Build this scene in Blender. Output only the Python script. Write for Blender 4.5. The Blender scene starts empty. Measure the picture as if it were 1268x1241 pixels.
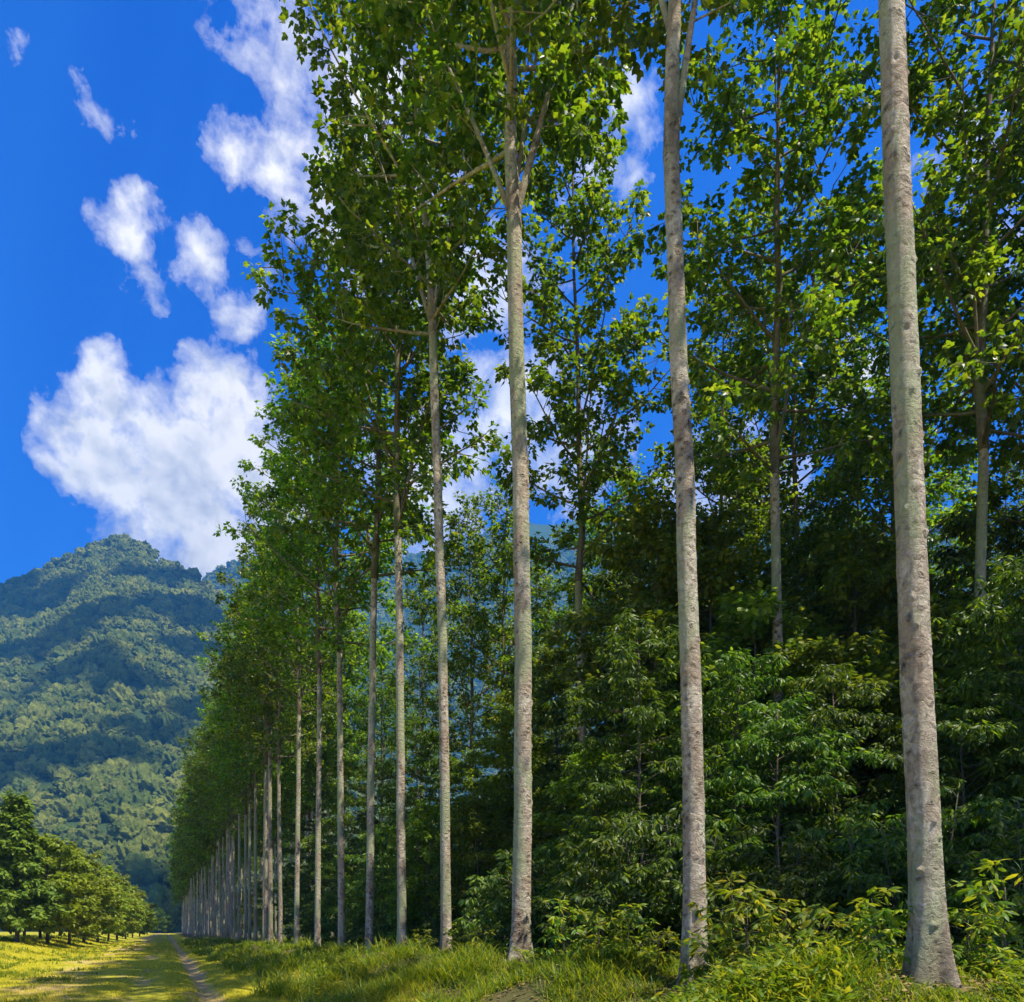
import bpy, math, random
import numpy as np
from mathutils import Vector

sc = bpy.context.scene
col = sc.collection
PI = math.pi
rad = math.radians

# ------------------------------------------------------------------ camera
F = 1000.0                       # focal length in pixels of a 1268 x 1241 frame
PITCH = 0.0
VPX = 205.0                      # where the tree row vanishes
HZ = 1152.0                      # horizon row
ALPHA = math.atan((634.0 - VPX) / F)
FW = np.array([math.sin(ALPHA), math.cos(ALPHA)])
RT = np.array([math.cos(ALPHA), -math.sin(ALPHA)])
EYE = 1.6
ROWX = 7.3 * math.cos(ALPHA)     # the front row runs along +Y at this x

cam_d = bpy.data.cameras.new('camera')
cam = bpy.data.objects.new('camera', cam_d)
col.objects.link(cam)
cam.location = (0, 0, EYE)
cam.rotation_euler = (PI / 2 + PITCH, 0, -ALPHA)
cam_d.sensor_width = 36
cam_d.sensor_fit = 'HORIZONTAL'
cam_d.lens = 36 * F / 1268
cam_d.shift_y = (HZ - F * math.tan(PITCH) - 620.5) / 1268
cam_d.clip_start = 0.1
cam_d.clip_end = 20000
sc.camera = cam

def at(px, z):
    """ground-plan point seen in pixel column px at depth z"""
    p = FW * z + RT * ((px - 634.0) / F * z)
    return float(p[0]), float(p[1])

# ------------------------------------------------------------------ noise
def vnoise(x, y, seed=0):
    x = np.asarray(x, float); y = np.asarray(y, float)
    xi = np.floor(x).astype(np.int64); yi = np.floor(y).astype(np.int64)
    fx = x - xi; fy = y - yi
    fx = fx * fx * (3 - 2 * fx); fy = fy * fy * (3 - 2 * fy)
    def h(a, b):
        n = (a * 374761393 + b * 668265263 + seed * 1442695041) & 0x7fffffff
        n = ((n ^ (n >> 13)) * 1274126177) & 0x7fffffff
        n = n ^ (n >> 16)
        return (n & 0xffff) / 65535.0
    a = h(xi, yi); b = h(xi + 1, yi); c = h(xi, yi + 1); d = h(xi + 1, yi + 1)
    return (a * (1 - fx) + b * fx) * (1 - fy) + (c * (1 - fx) + d * fx) * fy * 1.0

def fbm(x, y, seed=0, oct=4):
    s = 0; a = 0.5; t = 0
    for k in range(oct):
        s = s + a * vnoise(np.asarray(x) * 2 ** k, np.asarray(y) * 2 ** k, seed + k * 17); t += a; a *= 0.5
    return s / t - 0.5

def sstep(a, b, x):
    t = np.clip((np.asarray(x, float) - a) / (b - a), 0, 1)
    return t * t * (3 - 2 * t)

# ------------------------------------------------------------------ ground height
def ground(x, y):
    x = np.asarray(x, float); y = np.asarray(y, float)
    near = np.exp(-np.clip(y, -20, 500) / 30.0)
    bank = 0.35 + 0.8 * near
    wob = 0.9 * fbm(x * 0.1, y * 0.22, 3, 2)
    h = bank * sstep(2.6, 6.4, x + wob)
    # low mounds and hollows between the trees on the bank's slope
    mound = np.sin(y * 2 * PI / 4.6 + 1.2 * fbm(x * 0.15, y * 0.1, 9, 2) * 4)
    h = h + 0.30 * mound * sstep(1.8, 3.6, x) * (1 - sstep(5.5, 8.0, x)) * np.exp(-np.clip(y - 20, 0, 900) / 120.0)
    h = h + 0.8 * sstep(-5.5, -10.5, x)
    for cx, dp in ((1.05, 0.16), (-0.75, 0.05)):
        h = h - dp * np.exp(-((x - cx - 0.25 * fbm(y * 0.12, 0 * y, 21, 2)) / 0.33) ** 2)
    h = h + 0.16 * fbm(x * 0.35, y * 0.35, 5, 3) * np.exp(-np.hypot(x, y) / 250.0)
    return h

def gz(x, y):
    return float(ground(np.array([x]), np.array([y]))[0])

# ------------------------------------------------------------------ mesh building
class MB:
    def __init__(self):
        self.v = []; self.f = []; self.n = 0
    def add(self, verts, faces):
        """verts (n,3); faces list of (m,k) int arrays"""
        self.v.append(np.asarray(verts, np.float32))
        for fa in faces:
            self.f.append(np.asarray(fa, np.int64) + self.n)
        self.n += len(verts)
    def tube(self, pts, radii, seg=8, cap=True, wob=None):
        pts = np.asarray(pts, float); n = len(pts)
        tan = np.gradient(pts, axis=0)
        tan /= np.linalg.norm(tan, axis=1)[:, None] + 1e-9
        ref = np.array([1.0, 0.0, 0.0]) if abs(tan[0][0]) < 0.8 else np.array([0, 1.0, 0])
        a = np.cross(tan, ref); a /= np.linalg.norm(a, axis=1)[:, None] + 1e-9
        b = np.cross(tan, a)
        th = np.arange(seg) * 2 * PI / seg
        r = np.asarray(radii, float)[:, None] * np.ones((1, seg))
        if wob is not None:
            r = r * wob
        v = pts[:, None, :] + r[:, :, None] * (np.cos(th)[None, :, None] * a[:, None, :] + np.sin(th)[None, :, None] * b[:, None, :])
        v = v.reshape(-1, 3)
        i = np.arange(n - 1)[:, None] * seg; j = np.arange(seg)[None, :]; k = (np.arange(seg)[None, :] + 1) % seg
        q = np.stack([i + j, i + k, i + seg + k, i + seg + j], -1).reshape(-1, 4)
        fs = [q]
        if cap:
            v = np.vstack([v, pts[-1:]])
            j = np.arange(seg)
            base = (n - 1) * seg
            fs.append(np.stack([base + j, base + (j + 1) % seg, np.full(seg, n * seg)], -1))
        self.add(v, fs)
    def leaves(self, p, fwd, up, size, tmpl, wid=None):
        """one copy of the template per row"""
        tv, tf = tmpl
        p = np.asarray(p, float); n = len(p)
        fwd = fwd / (np.linalg.norm(fwd, axis=1)[:, None] + 1e-9)
        rt = np.cross(fwd, up); rt /= np.linalg.norm(rt, axis=1)[:, None] + 1e-9
        up = np.cross(rt, fwd)
        size = np.broadcast_to(np.asarray(size, float), (n,))
        w = size if wid is None else np.broadcast_to(np.asarray(wid, float), (n,))
        v = p[:, None, :] + (tv[None, :, 0, None] * rt[:, None, :]) * w[:, None, None] + (tv[None, :, 1, None] * fwd[:, None, :]
            + tv[None, :, 2, None] * up[:, None, :]) * size[:, None, None]
        m = len(tv)
        f = tf[None] + (np.arange(n) * m)[:, None, None]
        self.add(v.reshape(-1, 3), [f.reshape(-1, tf.shape[1])])
    def mesh(self, name, mat, smooth=True):
        me = bpy.data.meshes.new(name)
        v = np.concatenate(self.v) if self.v else np.zeros((0, 3), np.float32)
        ls = []; cnt = []
        for f in self.f:
            ls.append(f.reshape(-1)); cnt.append(np.full(len(f), f.shape[1]))
        lo = np.concatenate(ls).astype(np.int32); cnt = np.concatenate(cnt).astype(np.int32)
        st = np.concatenate([[0], np.cumsum(cnt)[:-1]]).astype(np.int32)
        me.vertices.add(len(v)); me.vertices.foreach_set('co', v.reshape(-1).astype(np.float32))
        me.loops.add(len(lo)); me.loops.foreach_set('vertex_index', lo)
        me.polygons.add(len(cnt)); me.polygons.foreach_set('loop_start', st)
        me.polygons.foreach_set('use_smooth', np.full(len(cnt), smooth))
        me.update(calc_edges=True)
        me.validate()
        me.materials.append(mat)
        return me

def link(name, me, parent=None, loc=(0, 0, 0), rot=(0, 0, 0), scale=(1, 1, 1)):
    o = bpy.data.objects.new(name, me)
    col.objects.link(o)
    o.location = loc; o.rotation_euler = rot; o.scale = scale
    if parent: o.parent = parent
    return o

def thing(name, label, cat, loc=(0, 0, 0), rotz=0, group=None, scale=1.0):
    o = bpy.data.objects.new(name, None)
    col.objects.link(o)
    o.location = loc; o.rotation_euler = (0, 0, rotz); o.scale = (scale,) * 3
    o.empty_display_size = 0.3
    o['label'] = label; o['category'] = cat
    if group: o['group'] = group
    return o

# ------------------------------------------------------------------ materials
def nodes_of(name):
    m = bpy.data.materials.new(name); m.use_nodes = True
    nt = m.node_tree; nt.nodes.clear()
    out = nt.nodes.new('ShaderNodeOutputMaterial')
    return m, nt, out

def N(nt, kind, **kw):
    n = nt.nodes.new(kind)
    for k, v in kw.items():
        if k in n.inputs: n.inputs[k].default_value = v
        else: setattr(n, k, v)
    return n

def L(nt, a, b): nt.links.new(a, b)

def ramp(nt, fac, stops, interp='LINEAR'):
    r = nt.nodes.new('ShaderNodeValToRGB'); r.color_ramp.interpolation = interp
    el = r.color_ramp.elements
    while len(el) < len(stops): el.new(0.5)
    for e, (p, c) in zip(el, stops):
        e.position = p; e.color = (c[0], c[1], c[2], 1) if not isinstance(c, (int, float)) else (c, c, c, 1)
    L(nt, fac, r.inputs[0])
    return r.outputs[0]

def mixc(nt, fac, a, b, mode='MIX'):
    m = nt.nodes.new('ShaderNodeMix'); m.data_type = 'RGBA'; m.blend_type = mode
    for s, v in ((m.inputs[0], fac), (m.inputs[6], a), (m.inputs[7], b)):
        if hasattr(v, 'is_linked'): L(nt, v, s)
        elif isinstance(v, (int, float)): s.default_value = v
        else: s.default_value = (v[0], v[1], v[2], 1)
    return m.outputs[2]

def mth(nt, op, a, b=None, clamp=False):
    m = nt.nodes.new('ShaderNodeMath'); m.operation = op; m.use_clamp = clamp
    for s, v in ((m.inputs[0], a), (m.inputs[1], b)):
        if v is None: continue
        if hasattr(v, 'is_linked'): L(nt, v, s)
        else: s.default_value = v
    return m.outputs[0]

def leaf_material(name, cols, trans, tfac=0.38, rough=0.48, spec=0.25):
    m, nt, out = nodes_of(name)
    g = N(nt, 'ShaderNodeNewGeometry')
    oi = N(nt, 'ShaderNodeObjectInfo')
    c = ramp(nt, g.outputs['Random Per Island'], [(i / (len(cols) - 1), q) for i, q in enumerate(cols)])
    hv = N(nt, 'ShaderNodeHueSaturation')
    L(nt, mth(nt, 'ADD', mth(nt, 'MULTIPLY', oi.outputs['Random'], 0.035), 0.4825), hv.inputs['Hue'])
    L(nt, mth(nt, 'ADD', mth(nt, 'MULTIPLY', oi.outputs['Random'], 0.6), 0.7), hv.inputs['Value'])
    L(nt, c, hv.inputs['Color'])
    p = N(nt, 'ShaderNodeBsdfPrincipled', Roughness=rough)
    p.inputs['Specular IOR Level'].default_value = spec
    L(nt, hv.outputs[0], p.inputs['Base Color'])
    t = N(nt, 'ShaderNodeBsdfTranslucent')
    L(nt, mixc(nt, 1.0, hv.outputs[0], trans, 'MULTIPLY'), t.inputs['Color'])
    x = N(nt, 'ShaderNodeMixShader'); x.inputs[0].default_value = tfac
    L(nt, p.outputs[0], x.inputs[1]); L(nt, t.outputs[0], x.inputs[2]); L(nt, x.outputs[0], out.inputs[0])
    return m

M_LEAF = leaf_material('broad_leaf', [(0.03, 0.068, 0.005), (0.052, 0.105, 0.007), (0.088, 0.15, 0.010), (0.165, 0.205, 0.016)], (2.8, 2.7, 1.0), 0.47, 0.40, 0.4)
M_UNDER = leaf_material('understory_leaf', [(0.024, 0.056, 0.005), (0.042, 0.085, 0.007), (0.075, 0.125, 0.010), (0.16, 0.20, 0.015)], (2.2, 2.2, 0.9), 0.37, 0.44, 0.30)
M_LIGHT = leaf_material('light_leaf', [(0.05, 0.095, 0.006), (0.08, 0.13, 0.008), (0.12, 0.165, 0.010), (0.19, 0.215, 0.018)], (2.4, 2.3, 1.0), 0.42, 0.45, 0.3)
M_HEDGE = leaf_material('bushy_leaf', [(0.10, 0.15, 0.012), (0.17, 0.22, 0.015), (0.26, 0.28, 0.02)], (2.2, 2.1, 1.0), 0.33)
M_CONIF = leaf_material('needle_spray', [(0.07, 0.115, 0.012), (0.11, 0.155, 0.014), (0.16, 0.19, 0.015)], (1.6, 1.6, 1.0), 0.25)
M_FERN = leaf_material('fern_blade', [(0.05, 0.11, 0.007), (0.09, 0.16, 0.009), (0.17, 0.23, 0.011), (0.33, 0.32, 0.02)], (2.2, 2.0, 1.0), 0.4)
M_GRASS = leaf_material('grass_blade', [(0.20, 0.23, 0.012), (0.34, 0.33, 0.016), (0.48, 0.41, 0.024), (0.56, 0.44, 0.07)], (1.7, 1.6, 1.0), 0.35, 0.6, 0.2)

def bark_material(name, light, dark, warm, moss, scale=1.0, bump=0.5, scars=1.0):
    m, nt, out = nodes_of(name)
    tc = N(nt, 'ShaderNodeTexCoord'); oi = N(nt, 'ShaderNodeObjectInfo')
    off = N(nt, 'ShaderNodeVectorMath', operation='ADD')
    L(nt, tc.outputs['Object'], off.inputs[0])
    cx = N(nt, 'ShaderNodeCombineXYZ'); L(nt, mth(nt, 'MULTIPLY', oi.outputs['Random'], 57.0), cx.inputs[2])
    L(nt, cx.outputs[0], off.inputs[1])
    wn = N(nt, 'ShaderNodeTexNoise', Scale=7.0, Detail=3); L(nt, off.outputs[0], wn.inputs['Vector'])
    w1 = N(nt, 'ShaderNodeVectorMath', operation='SUBTRACT'); L(nt, wn.outputs['Color'], w1.inputs[0]); w1.inputs[1].default_value = (0.5, 0.5, 0.5)
    w2 = N(nt, 'ShaderNodeVectorMath', operation='SCALE'); L(nt, w1.outputs[0], w2.inputs[0]); w2.inputs['Scale'].default_value = 0.16
    wv = N(nt, 'ShaderNodeVectorMath', operation='ADD'); L(nt, off.outputs[0], wv.inputs[0]); L(nt, w2.outputs[0], wv.inputs[1])
    def noi(sx, sz, det=4, rough=0.6, vec=None):
        mp = N(nt, 'ShaderNodeMapping'); mp.inputs['Scale'].default_value = (sx * scale, sx * scale, sz * scale)
        L(nt, vec or wv.outputs[0], mp.inputs[0])
        n = N(nt, 'ShaderNodeTexNoise', Scale=1.0, Detail=det, Roughness=rough); L(nt, mp.outputs[0], n.inputs['Vector'])
        return n.outputs[0]
    blot = noi(3.2, 1.5, 6); fine = noi(30, 16, 6, 0.72); big = noi(2.2, 0.5, 4); ring = noi(5, 22, 4, 0.65); flake = noi(11, 7, 4, 0.6)
    c = mixc(nt, ramp(nt, blot, [(0.40, 0.0), (0.58, 1.0)]), light, warm)
    c = mixc(nt, ramp(nt, flake, [(0.50, 0.0), (0.60, 0.55)]), c, dark)
    c = mixc(nt, ramp(nt, fine, [(0.48, 0.0), (0.70, 0.6)]), c, dark)
    c = mixc(nt, ramp(nt, big, [(0.48, 0.0), (0.58, 0.8)]), c, moss)
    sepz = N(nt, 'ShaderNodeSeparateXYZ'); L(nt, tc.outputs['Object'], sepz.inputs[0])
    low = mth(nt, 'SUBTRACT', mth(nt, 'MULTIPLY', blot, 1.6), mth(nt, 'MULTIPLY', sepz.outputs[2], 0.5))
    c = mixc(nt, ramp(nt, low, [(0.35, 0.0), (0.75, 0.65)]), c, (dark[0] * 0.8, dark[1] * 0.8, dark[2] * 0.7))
    c = mixc(nt, ramp(nt, ring, [(0.56, 0.0), (0.70, 0.55)]), c, dark)
    # leaf and branch scars: dark, ragged, wider than tall, only on some stretches
    mp = N(nt, 'ShaderNodeMapping'); mp.inputs['Scale'].default_value = (7.5, 7.5, 8.5)
    L(nt, wv.outputs[0], mp.inputs[0])
    vo = N(nt, 'ShaderNodeTexVoronoi', Scale=1.0, Randomness=1.0); L(nt, mp.outputs[0], vo.inputs['Vector'])
    dist = mth(nt, 'ADD', vo.outputs['Distance'], mth(nt, 'MULTIPLY', mth(nt, 'SUBTRACT', fine, 0.5), 0.5))
    dist = mth(nt, 'ADD', dist, mth(nt, 'MULTIPLY', mth(nt, 'SUBTRACT', big, 0.47), 1.1))
    eye = ramp(nt, dist, [(0.04, 0.85 * scars), (0.15, 0.0)])
    lip = ramp(nt, dist, [(0.10, 0.0), (0.20, 1.0), (0.34, 0.0)])
    c = mixc(nt, eye, c, (dark[0] * 0.35, dark[1] * 0.32, dark[2] * 0.28))
    hgt = mth(nt, 'ADD', mth(nt, 'MULTIPLY', fine, 0.6), mth(nt, 'ADD', mth(nt, 'MULTIPLY', lip, 0.6 * scars), mth(nt, 'MULTIPLY', ring, 0.7)))
    hgt = mth(nt, 'ADD', hgt, mth(nt, 'MULTIPLY', flake, 0.6))
    hgt = mth(nt, 'SUBTRACT', hgt, mth(nt, 'MULTIPLY', eye, 0.9))
    bp = N(nt, 'ShaderNodeBump', Strength=bump, Distance=0.07); L(nt, hgt, bp.inputs['Height'])
    p = N(nt, 'ShaderNodeBsdfPrincipled', Roughness=0.85); p.inputs['Specular IOR Level'].default_value = 0.2
    L(nt, c, p.inputs['Base Color']); L(nt, bp.outputs[0], p.inputs['Normal']); L(nt, p.outputs[0], out.inputs[0])
    return m

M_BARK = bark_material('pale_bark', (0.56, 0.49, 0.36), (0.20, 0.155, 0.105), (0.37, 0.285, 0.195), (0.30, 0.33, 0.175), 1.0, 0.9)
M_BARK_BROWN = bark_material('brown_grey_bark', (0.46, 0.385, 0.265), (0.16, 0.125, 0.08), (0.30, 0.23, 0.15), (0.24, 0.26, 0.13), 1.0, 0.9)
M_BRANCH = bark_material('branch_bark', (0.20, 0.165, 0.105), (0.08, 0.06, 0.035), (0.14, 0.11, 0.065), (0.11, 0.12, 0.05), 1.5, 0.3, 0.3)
M_DARKBARK = bark_material('brown_bark', (0.16, 0.125, 0.085), (0.07, 0.05, 0.035), (0.12, 0.09, 0.06), (0.09, 0.10, 0.05), 1.0, 0.5, 0.3)

def ground_material():
    m, nt, out = nodes_of('ground_grass_and_soil')
    tc = N(nt, 'ShaderNodeTexCoord')
    def noi(s, det=4, rough=0.6, vec=None):
        n = N(nt, 'ShaderNodeTexNoise', Scale=s, Detail=det, Roughness=rough); L(nt, vec or tc.outputs['Object'], n.inputs['Vector']); return n.outputs[0]
    sep = N(nt, 'ShaderNodeSeparateXYZ'); L(nt, tc.outputs['Object'], sep.inputs[0])
    n1 = noi(0.25, 5); n2 = noi(3.0, 6, 0.7); n3 = noi(22, 4, 0.7)
    g = mixc(nt, ramp(nt, n2, [(0.35, 0), (0.65, 1)]), (0.28, 0.28, 0.016), (0.48, 0.41, 0.03))
    g = mixc(nt, ramp(nt, n1, [(0.4, 0), (0.62, 1)]), g, (0.40, 0.36, 0.022))
    g = mixc(nt, ramp(nt, n3, [(0.45, 0), (0.75, 0.7)]), g, (0.13, 0.15, 0.014))
    soil = mixc(nt, n2, (0.36, 0.22, 0.11), (0.52, 0.35, 0.19))
    # worn wheel tracks and bare patches on the path
    mp = N(nt, 'ShaderNodeMapping'); mp.inputs['Scale'].default_value = (0.55, 0.13, 1)
    L(nt, tc.outputs['Object'], mp.inputs[0])
    w = noi(1.0, 5, 0.65, mp.outputs[0])
    def band(cx, hw):
        return mth(nt, 'SUBTRACT', 1.0, mth(nt, 'DIVIDE', mth(nt, 'ABSOLUTE', mth(nt, 'SUBTRACT', sep.outputs[0], cx)), hw), True)
    tr = mth(nt, 'MAXIMUM', mth(nt, 'MAXIMUM', mth(nt, 'MULTIPLY', band(1.05, 0.7), 1.25), mth(nt, 'MULTIPLY', band(-0.75, 0.6), 0.5)), mth(nt, 'MULTIPLY', band(-3.0, 2.2), 0.9))
    k = ramp(nt, mth(nt, 'ADD', w, mth(nt, 'MULTIPLY', tr, 0.22)), [(0.57, 0.0), (0.70, 0.85)])
    on_path = mth(nt, 'MULTIPLY', k, mth(nt, 'GREATER_THAN', tr, 0.001))
    c = mixc(nt, on_path, g, soil)
    # leaf litter and dark soil under the trees
    und = ramp(nt, mth(nt, 'ADD', mth(nt, 'DIVIDE', sep.outputs[0], 10.0), mth(nt, 'MULTIPLY', n1, 0.3)), [(0.40, 0.0), (0.62, 1.0)])
    lit = mixc(nt, n2, (0.05, 0.06, 0.014), (0.11, 0.09, 0.035))
    far = mth(nt, 'LESS_THAN', sep.outputs[0], 80.0)
    c = mixc(nt, mth(nt, 'MULTIPLY', und, far), c, lit)
    bp = N(nt, 'ShaderNodeBump', Strength=0.6, Distance=0.08); L(nt, mth(nt, 'ADD', n2, mth(nt, 'MULTIPLY', n3, 0.4)), bp.inputs['Height'])
    p = N(nt, 'ShaderNodeBsdfPrincipled', Roughness=0.95); p.inputs['Specular IOR Level'].default_value = 0.1
    L(nt, c, p.inputs['Base Color']); L(nt, bp.outputs[0], p.inputs['Normal']); L(nt, p.outputs[0], out.inputs[0])
    return m
M_GROUND = ground_material()

def forest_material(name, cols):
    m, nt, out = nodes_of(name)
    oi = N(nt, 'ShaderNodeObjectInfo'); tc = N(nt, 'ShaderNodeTexCoord')
    n = N(nt, 'ShaderNodeTexNoise', Scale=3.5, Detail=6, Roughness=0.8); L(nt, tc.outputs['Object'], n.inputs['Vector'])
    c = ramp(nt, oi.outputs['Random'], [(i / (len(cols) - 1), q) for i, q in enumerate(cols)])
    c = mixc(nt, ramp(nt, n.outputs[0], [(0.4, 0.0), (0.7, 0.6)]), c, (0.025, 0.045, 0.010))
    bp = N(nt, 'ShaderNodeBump', Strength=1.0, Distance=2.5); L(nt, n.outputs[0], bp.inputs['Height'])
    p = N(nt, 'ShaderNodeBsdfPrincipled', Roughness=0.9); p.inputs['Specular IOR Level'].default_value = 0.15
    L(nt, c, p.inputs['Base Color']); L(nt, bp.outputs[0], p.inputs['Normal']); L(nt, p.outputs[0], out.inputs[0])
    return m
M_FOREST = forest_material('forest_canopy', [(0.09, 0.13, 0.018), (0.14, 0.185, 0.023), (0.20, 0.23, 0.03), (0.28, 0.29, 0.04)])

def plain(name, c, rough=0.95):
    m, nt, out = nodes_of(name)
    tc = N(nt, 'ShaderNodeTexCoord')
    n = N(nt, 'ShaderNodeTexNoise', Scale=0.05, Detail=8, Roughness=0.75); L(nt, tc.outputs['Object'], n.inputs['Vector'])
    p = N(nt, 'ShaderNodeBsdfPrincipled', Roughness=rough); p.inputs['Specular IOR Level'].default_value = 0.1
    L(nt, mixc(nt, n.outputs[0], c, (c[0] * 1.6, c[1] * 1.5, c[2] * 1.4)), p.inputs['Base Color'])
    L(nt, p.outputs[0], out.inputs[0])
    return m
M_SLOPE = plain('forest_floor', (0.035, 0.06, 0.014))

# ------------------------------------------------------------------ leaf shapes
def fan(outline, cen, droop=0.25, fold=0.25):
    o = np.array([cen] + outline, float)
    z = -droop * o[:, 1] ** 2 - fold * np.abs(o[:, 0])
    v = np.column_stack([o[:, 0], o[:, 1], z])
    n = len(outline)
    f = np.array([[0, 1 + i, 1 + (i + 1) % n] for i in range(n)])
    return v, f
LOBED = fan([(0.03, 0), (0.30, 0.02), (0.48, 0.40), (0.24, 0.45), (0.20, 0.72), (0, 1.0), (-0.20, 0.72), (-0.24, 0.45), (-0.48, 0.40), (-0.30, 0.02)], (0, 0.35))
OVAL = fan([(0, 0), (0.30, 0.28), (0.30, 0.62), (0, 1.0), (-0.30, 0.62), (-0.30, 0.28)], (0, 0.45))
LANCE = fan([(0, 0), (0.16, 0.30), (0.15, 0.62), (0, 1.0), (-0.15, 0.62), (-0.16, 0.30)], (0, 0.45), 0.3, 0.3)
QUAD = (np.array([(0, 0, 0), (0.34, 0.5, -0.08), (0, 1, -0.22), (-0.34, 0.5, -0.08)], float), np.array([[0, 1, 2], [0, 2, 3]]))
_b = np.array([(-0.5, 0, 0), (0.5, 0, 0), (0.42, 0.4, 0.0), (-0.42, 0.4, 0.0), (0.28, 0.75, -0.10), (-0.28, 0.75, -0.10), (0, 1.0, -0.30)], float)
BLADE = (_b, np.array([[0, 1, 2], [0, 2, 3], [3, 2, 4], [3, 4, 5], [5, 4, 6]]))
SHORT = (np.array([(-0.5, 0, 0), (0.5, 0, 0), (0, 1, -0.15)], float), np.array([[0, 1, 2]]))

def unit(v): return v / (np.linalg.norm(v, axis=-1, keepdims=True) + 1e-9)

# ------------------------------------------------------------------ tree growing
def limb_path(rng, p0, d_h, reach, rise, n=7, jit=0.08, power=1.2):
    s = np.linspace(0, 1, n)
    p = np.zeros((n, 3))
    p[:, 0] = p0[0] + d_h[0] * reach * s ** 0.95
    p[:, 1] = p0[1] + d_h[1] * reach * s ** 0.95
    p[:, 2] = p0[2] + rise * s ** power
    j = rng.normal(0, jit, (n, 3)) * s[:, None] * (reach * 0.35 + 0.3)
    j = np.cumsum(j, axis=0) * 0.35
    return p + j

def interp(path, s):
    n = len(path) - 1
    x = min(max(s, 0), 0.9999) * n; i = int(x); t = x - i
    return path[i] * (1 - t) + path[i + 1] * t, unit(path[i + 1] - path[i])

def rosettes(rng, mb, cen, outd, k, spread, smin, smax, tmpl, droop=0.35, flat=1.0):
    """k leaves round each centre, hanging outwards"""
    n = len(cen)
    c = np.repeat(cen, k, 0); o = np.repeat(outd, k, 0)
    rnd = unit(rng.normal(0, 1, (n * k, 3)))
    d = unit(rnd * np.array([1, 1, 0.55 * flat]) + 0.35 * o + np.array([0, 0, -droop]))
    pos = c + rnd * spread * (rng.random((n * k, 1)) ** 0.5) * np.array([1, 1, 0.8])
    up = unit(rng.normal(0, 0.45, (n * k, 3)) + np.array([0, 0, 1.0]))
    sz = rng.uniform(smin, smax, n * k)
    mb.leaves(pos, d, up, sz, tmpl)

def grow_crown(seed, H, R, nl, r0, k=24, tmpl=LOBED, big=None, lean=(0, 0), first=0.0, smin=0.125, smax=0.225, twn=4):
    """branches and leaves above the bole's top (local origin): a leader and ascending limbs"""
    rng = np.random.default_rng(seed)
    wood = MB(); leaf = MB()
    n = 10
    zl = np.linspace(0, H * 0.95, n)
    lead = np.column_stack([lean[0] * (zl / H) ** 1.3 + np.cumsum(rng.normal(0, 0.06, n)) * (zl > 0), lean[1] * (zl / H) ** 1.3 + np.cumsum(rng.normal(0, 0.06, n)) * (zl > 0), zl])
    lr = r0 * (1 - 0.93 * (zl / zl[-1]) ** 0.8) + 0.006
    wood.tube(lead, lr, 12)
    limbs = []
    if big:
        for az, s0, reach, rise, rr in big:
            p0, _ = interp(lead, s0)
            limbs.append((limb_path(rng, p0, (math.cos(az), math.sin(az)), reach, rise, 9, 0.05, 0.92), r0 * rr, True))
    az = rng.uniform(0, 6.28)
    for i in range(nl):
        t = first + (0.93 - first) * (i + 0.3 * rng.random()) / nl
        az += 2.4 + rng.normal(0, 0.35)
        p0, _ = interp(lead, t)
        prof = (0.55 + 0.6 * math.sin(min(1, t * 1.15 + 0.18) * PI) ** 0.8) * (1 - 0.45 * max(0, t - 0.6) / 0.4)
        reach = R * prof * rng.uniform(0.72, 1.12)
        rise = reach * (rng.uniform(0.5, 1.15) if t > 0.12 else rng.uniform(0.0, 0.5)) * (1 - 0.25 * t)
        limbs.append((limb_path(rng, p0, (math.cos(az), math.sin(az)), reach, rise, 7), r0 * (0.42 - 0.25 * t), False))
    cen = []; out = []
    for path, rr, isbig in limbs:
        m = len(path)
        wood.tube(path, np.linspace(rr, 0.012, m), 8 if isbig else 6)
        L_ = np.linalg.norm(np.diff(path, axis=0), axis=1).sum()
        ns = max(4, int(L_ * (2.0 if not isbig else 1.7)))
        for q in range(ns):
            s = (0.22 if not isbig else 0.25) + 0.75 * (q + rng.random()) / ns
            s = min(s, 1)
            p, tg = interp(path, s)
            side = unit(np.cross(tg, rng.normal(0, 1, 3)))
            d = unit(tg * 0.55 + side * 0.9 + np.array([0, 0, 0.12]))
            ln = rng.uniform(0.55, 1.25) * (0.7 + 0.3 * R / 3)
            e = p + d * ln * np.array([1, 1, 0.8])
            mid = (p + e) / 2 + rng.normal(0, 0.05, 3)
            wood.tube([p, mid, e], [0.016, 0.012, 0.006], 4, cap=False)
            for w in range(twn):
                tt = rng.uniform(0.35, 1.0)
                b = p + (e - p) * tt
                tp = b + unit(d * 0.6 + rng.normal(0, 0.75, 3)) * rng.uniform(0.15, 0.5)
                if w % 2 == 0: wood.tube([b, tp], [0.007, 0.004], 3, cap=False)
                cen.append(tp); out.append(d)
    cen = np.array(cen); out = np.array(out)
    kk = k
    rosettes(rng, leaf, cen, out, kk, 0.26, smin, smax, tmpl, 0.35)
    return wood, leaf

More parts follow.
